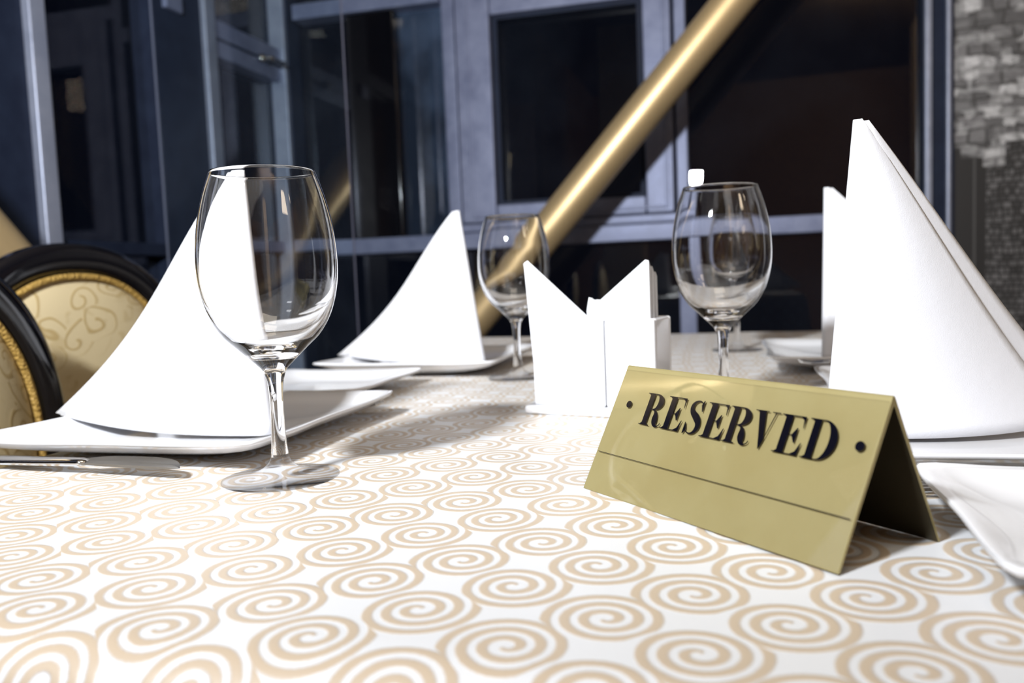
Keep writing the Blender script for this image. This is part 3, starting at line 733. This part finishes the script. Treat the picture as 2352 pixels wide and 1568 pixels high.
# crumpled toothpick sachets poking out of the middle
def sachet(x, y, z, w_, h_, tilt, label, sd):
    rnd = random.Random(sd); nx, nz = 9, 9; P = []
    for i in range(nx+1):
        P.append([((i/nx-.5)*w_+rnd.uniform(-.0012, .0012), rnd.uniform(-.003, .003)*math.sin(pi*i/nx*.9+.1), (j/nz)*h_+rnd.uniform(-.0012, .0012)) for j in range(nz+1)])
    o = MB().grid(P).obj('paper_sachet', M_paper, smooth=False); m = o.modifiers.new('t', 'SOLIDIFY'); m.thickness = .0006
    o.matrix_world = Matrix.Translation(Vector((.013, .768, TZ+.0008))+hx*x+hy*y+Vector((0, 0, z))) @ Matrix.Rotation(ha, 4, 'Z') @ Matrix.Rotation(tilt, 4, 'Y')
    tag(o, label, 'paper sachet', 'crumpled sachets in the holder')
sachet(.060, .017, .050, .020, .053, .12, 'crumpled white paper sachet sticking up highest from the middle of the holder', 3)
sachet(.038, .012, .045, .020, .048, -.25, 'crumpled white paper sachet lying against the left paper napkins', 5)

# ------------------------------------------------------------------ cutlery
def strip(sec, mat_, name, parent):
    """sec: list of (x, halfwidth, z, thickness)"""
    P = []
    for x, hw_, z, tk in sec:
        ring = [(x, hw_*math.cos(a), z+tk/2*math.sin(a)) for a in [2*pi*k/12 for k in range(12)]]
        P.append(ring)
    mb = MB().grid(P, close_v=True); n = len(P)-1
    mb.f.append(tuple(range(12))); mb.f.append(tuple(n*12+k for k in reversed(range(12))))
    return mb.obj(name, mat_, parent, smooth=True)
def knife(loc, rz, label):
    r = empty('table_knife', loc, rz, label, 'knife', 'cutlery on the table')
    strip([(-.228, .004, .0045, .003), (-.222, .0085, .0045, .006), (-.18, .009, .005, .0068), (-.13, .007, .006, .0064), (-.105, .0058, .0068, .0066), (-.094, .0056, .0072, .006), (-.088, .004, .0072, .004)], M_steel, 'handle', r)
    mb = MB(); P = []
    for x, lo, hi in ((-.096, -.004, .003), (-.090, -.0048, .0050), (-.082, -.0052, .0072), (-.07, -.0056, .0088), (-.05, -.006, .0095), (-.032, -.0062, .0093), (-.020, -.0062, .0078), (-.012, -.0061, .0055), (-.006, -.0058, .0020), (-.002, -.0055, -.0020), (0, -.0050, -.0042)):
        z = .0072+x*.012+.001; q = (hi-lo)/.0155
        P.append([(x, lo, z+.0010*q), (x, (lo+hi)/2, z+.0016*q), (x, hi, z+.0036*q), (x, hi, z+.0032*q), (x, (lo+hi)/2, z+.0003*q), (x, lo, z-.0009*q)])
    mb.grid(P, close_v=True); mb.f.append(tuple(range(6))); n = len(P)-1; mb.f.append(tuple(n*6+k for k in reversed(range(6))))
    mb.obj('blade', M_blade, r, bevel=0); return r
tipw = Vector((-.222, .5535, 0)); kd = math.atan2(-.064, .159)
knife((tipw.x, tipw.y, TZ+.0008), kd, 'shiny table knife lying at the left edge in front of the plate')
def fork(loc, rz, label, tilt=0):
    r = empty('table_fork', loc, rz, label, 'fork', 'cutlery on the table'); r.rotation_euler = (0, tilt, rz)
    strip([(-.19, .003, .003, .002), (-.185, .008, .003, .0028), (-.15, .0078, .004, .003), (-.09, .0035, .007, .003), (-.06, .003, .009, .003), (-.050, .005, .0095, .0026)], M_steel, 'handle', r)
    mb = MB()
    P = [[(x, w_*c, z+.0010*s_) for c, s_ in ((-1, -1), (1, -1), (1, 1), (-1, 1))] for x, w_, z in ((-.052, .004, .0095), (-.045, .0095, .0075), (-.036, .0118, .0055), (-.030, .0118, .0046))]
    mb.grid(P, close_v=True); mb.f += [(0, 1, 2, 3), (12, 15, 14, 13)]; mb.obj('head', M_steel, r, smooth=False, bevel=.0005)
    for k in range(4):
        y = -.0098+k*.00653
        P = [[(x, y+w_*c, z+.0009*s_) for c, s_ in ((-1, -1), (1, -1), (1, 1), (-1, 1))] for x, w_, z in ((-.031, .0019, .0046), (-.015, .0015, .0040), (-.004, .0013, .0052), (0, .0006, .0062))]
        mm = MB().grid(P, close_v=True); mm.f += [(0, 1, 2, 3), (12, 15, 14, 13)]; mm.obj('tine', M_steel, r)
    return r
fork(st(.212, .238, .0008), A15, 'fork between the front left plate and the small plate beside it')
fork(st(.632, -.034, .0008), A15+pi, 'fork between the right dinner plate and the side plate beside the sign')
fork(st(.622, .452, .0150), A15+pi, 'fork beside the far right dinner plate, left of the biggest napkin', 0.0)

# ------------------------------------------------------------------ chairs
def damask_mat():
    m = mat('beige_damask', (.6, .48, .27), .55); N = NT(m); co = N.coord('Object')
    mp = N.mapping(co, (1, 1, 1))
    nz = N.noise(mp, 7, 2); sub = N.n('ShaderNodeVectorMath', operation='SUBTRACT'); N.l(nz.outputs['Color'], sub.inputs[0]); sub.inputs[1].default_value = (.5, .5, .5)
    sc = N.n('ShaderNodeVectorMath', operation='SCALE'); N.l(sub.outputs[0], sc.inputs[0]); sc.inputs[3].default_value = .10
    ad = N.n('ShaderNodeVectorMath', operation='ADD'); N.l(mp, ad.inputs[0]); N.l(sc.outputs[0], ad.inputs[1])
    vo = N.n('ShaderNodeTexVoronoi', feature='F1'); N.l(ad.outputs[0], vo.inputs['Vector']); vo.inputs['Scale'].default_value = 21
    # curl inside every cell: distance rings broken by angle
    loc = N.n('ShaderNodeVectorMath', operation='SUBTRACT'); N.l(ad.outputs[0], loc.inputs[0]); N.l(vo.outputs['Position'], loc.inputs[1])
    sp = N.n('ShaderNodeSeparateXYZ'); N.l(loc.outputs[0], sp.inputs[0])
    ang = N.m_('DIVIDE', N.m_('ARCTAN2', sp.outputs[2], sp.outputs[0]), 2*pi)
    ph = N.m_('FRACT', N.m_('SUBTRACT', N.m_('MULTIPLY', vo.outputs['Distance'], 3.4), ang))
    curl = N.ramp(ph, [(0, 0.0), (.34, 0.0), (.44, 1.0), (.56, 1.0), (.66, 0.0), (1, 0.0)])
    lim = N.ramp(vo.outputs['Distance'], [(0, 1.0), (.58, 1.0), (.68, 0.0)])
    n2 = N.noise(ad.outputs[0], 30, 2)
    leaf = N.ramp(n2.outputs['Fac'], [(.60, 0.0), (.64, .8)])
    f = N.m_('MAXIMUM', N.m_('MULTIPLY', curl, lim), N.m_('MULTIPLY', leaf, .5))
    N.l(N.mix(f, (.58, .48, .29), (.42, .31, .14)), N.b.inputs['Base Color'])
    N.l(N.bump(f, .25, .0008, N.bump(N.noise(co, 900, 1).outputs['Fac'], .3, .0003)), N.b.inputs['Normal'])
    return m
M_damask = damask_mat()
M_gimp = mat('gold_braid', (.40, .25, .06), .6); NG = NT(M_gimp)
wv_ = NG.n('ShaderNodeTexVoronoi'); NG.l(NG.coord('Object'), wv_.inputs['Vector']); wv_.inputs['Scale'].default_value = 260
NG.l(NG.bump(wv_.outputs['Distance'], .8, .003), NG.b.inputs['Normal'])
def chair(loc, rz, label):
    """local +y is where the sitter looks, x across"""
    r = empty('dining_chair', loc, rz, label, 'chair', 'black oval-backed chairs with beige damask')
    CZ, RX, RZ = .690, .222, .256
    def oval(th, rx, rz_, e=2.25): c, s = math.cos(th), math.sin(th); k = (abs(c)**e+abs(s)**e)**(-1/e); return c*k*rx, s*k*rz_
    n = 96; P = []
    for k in range(n):
        th = 2*pi*k/n; ox, oz = oval(th, RX-.021, RZ-.021)
        nx, nz_ = ox/(RX**2), oz/(RZ**2); l = math.hypot(nx, nz_); nx /= l; nz_ /= l
        ring = []
        for j in range(16):
            a = 2*pi*j/16; ca, sa = math.cos(a), math.sin(a)
            q = (abs(ca)**2.8+abs(sa)**2.8)**(-1/2.8)
            ring.append((ox+nx*ca*q*.0215, sa*q*.017-.02*(1-(oz/RZ))*.3, CZ+oz+nz_*ca*q*.0215))
        P.append(ring)
    MB().grid(P, close_u=True, close_v=True).obj('back_frame', M_black, r, smooth=True)
    P = []
    for k in range(17):
        f = math.cos(pi/2*k/16); row = []
        for j in range(n):
            ox, oz = oval(2*pi*j/n, (RX-.043)*f, (RZ-.043)*f); row.append((ox, .004+.028*(1-f**4)**.8-.006*(1-(oz/RZ)), CZ+oz))
        P.append(row)
    cu = MB().grid(P, close_v=True); cu.obj('back_cushion', M_damask, r, smooth=True)
    P = [[(x, -.014, z) for x, y, z in row] for row in P[:1]]+[[(x*.9, -.022, CZ+(z-CZ)*.9) for x, y, z in row] for row in P[:1]]
    bk_ = MB().grid(P, close_v=True); bk_.f.append(tuple(n+k for k in range(n))); bk_.obj('back_panel', M_damask, r, smooth=True)
    mb = MB(); pts = []
    for k in range(n+1):
        ox, oz = oval(2*pi*k/n, RX-.046, RZ-.046); pts.append((ox, .013-.006*(1-(oz/RZ)), CZ+oz))
    mb.tube(pts, .0044, 10, cap=False); mb.obj('braid_trim', M_gimp, r, smooth=True)
    mb = MB(); P = []
    for k, (f, z) in enumerate(((.96, .40), (1.0, .405), (1.0, .445), (.97, .455))):
        P.append([(.155*f*c, .195+.185*f*s, z) for c, s in [oval(2*pi*j/48, 1, 1, 4) for j in range(48)]])
    mb.grid(P, close_v=True); mb.f += [tuple(reversed(range(48))), tuple(3*48+k for k in range(48))]; mb.obj('seat_frame', M_black, r, smooth=False)
    P = []
    for f, z in ((.95, .455), (.96, .475), (.90, .492), (.6, .505), (.05, .508)):
        P.append([(.155*f*c, .195+.185*f*s, z) for c, s in [oval(2*pi*j/48, 1, 1, 4) for j in range(48)]])
    mb = MB().grid(P, close_v=True); mb.f.append(tuple(4*48+k for k in range(48))); mb.obj('seat_cushion', M_damask, r, smooth=True)
    for sx in (-1, 1):
        MB().tube([(sx*.13, .34, .41), (sx*.132, .35, .2), (sx*.13, .355, 0)], [.024, .018, .012], 12).obj('leg', M_black, r, smooth=True)
        MB().tube([(sx*.128, .03, .455), (sx*.13, .01, .3), (sx*.135, -.06, 0)], [.022, .019, .014], 12).obj('leg', M_black, r, smooth=True)
        MB().tube([(sx*.14, .03, .44), (sx*.13, .0, .50), (sx*.115, -.008, .475)], [.018, .016, .014], 12).obj('back_support', M_black, r, smooth=True)
    return r
fz_ = A15-pi/2     # +y local -> +s
chair((-.598, .787, 0), fz_, 'black chair with oval beige back cut off by the left edge')
chair((-.606, 1.165, 0), fz_-.13, 'black chair with oval beige back farther from the camera, behind the napkin')
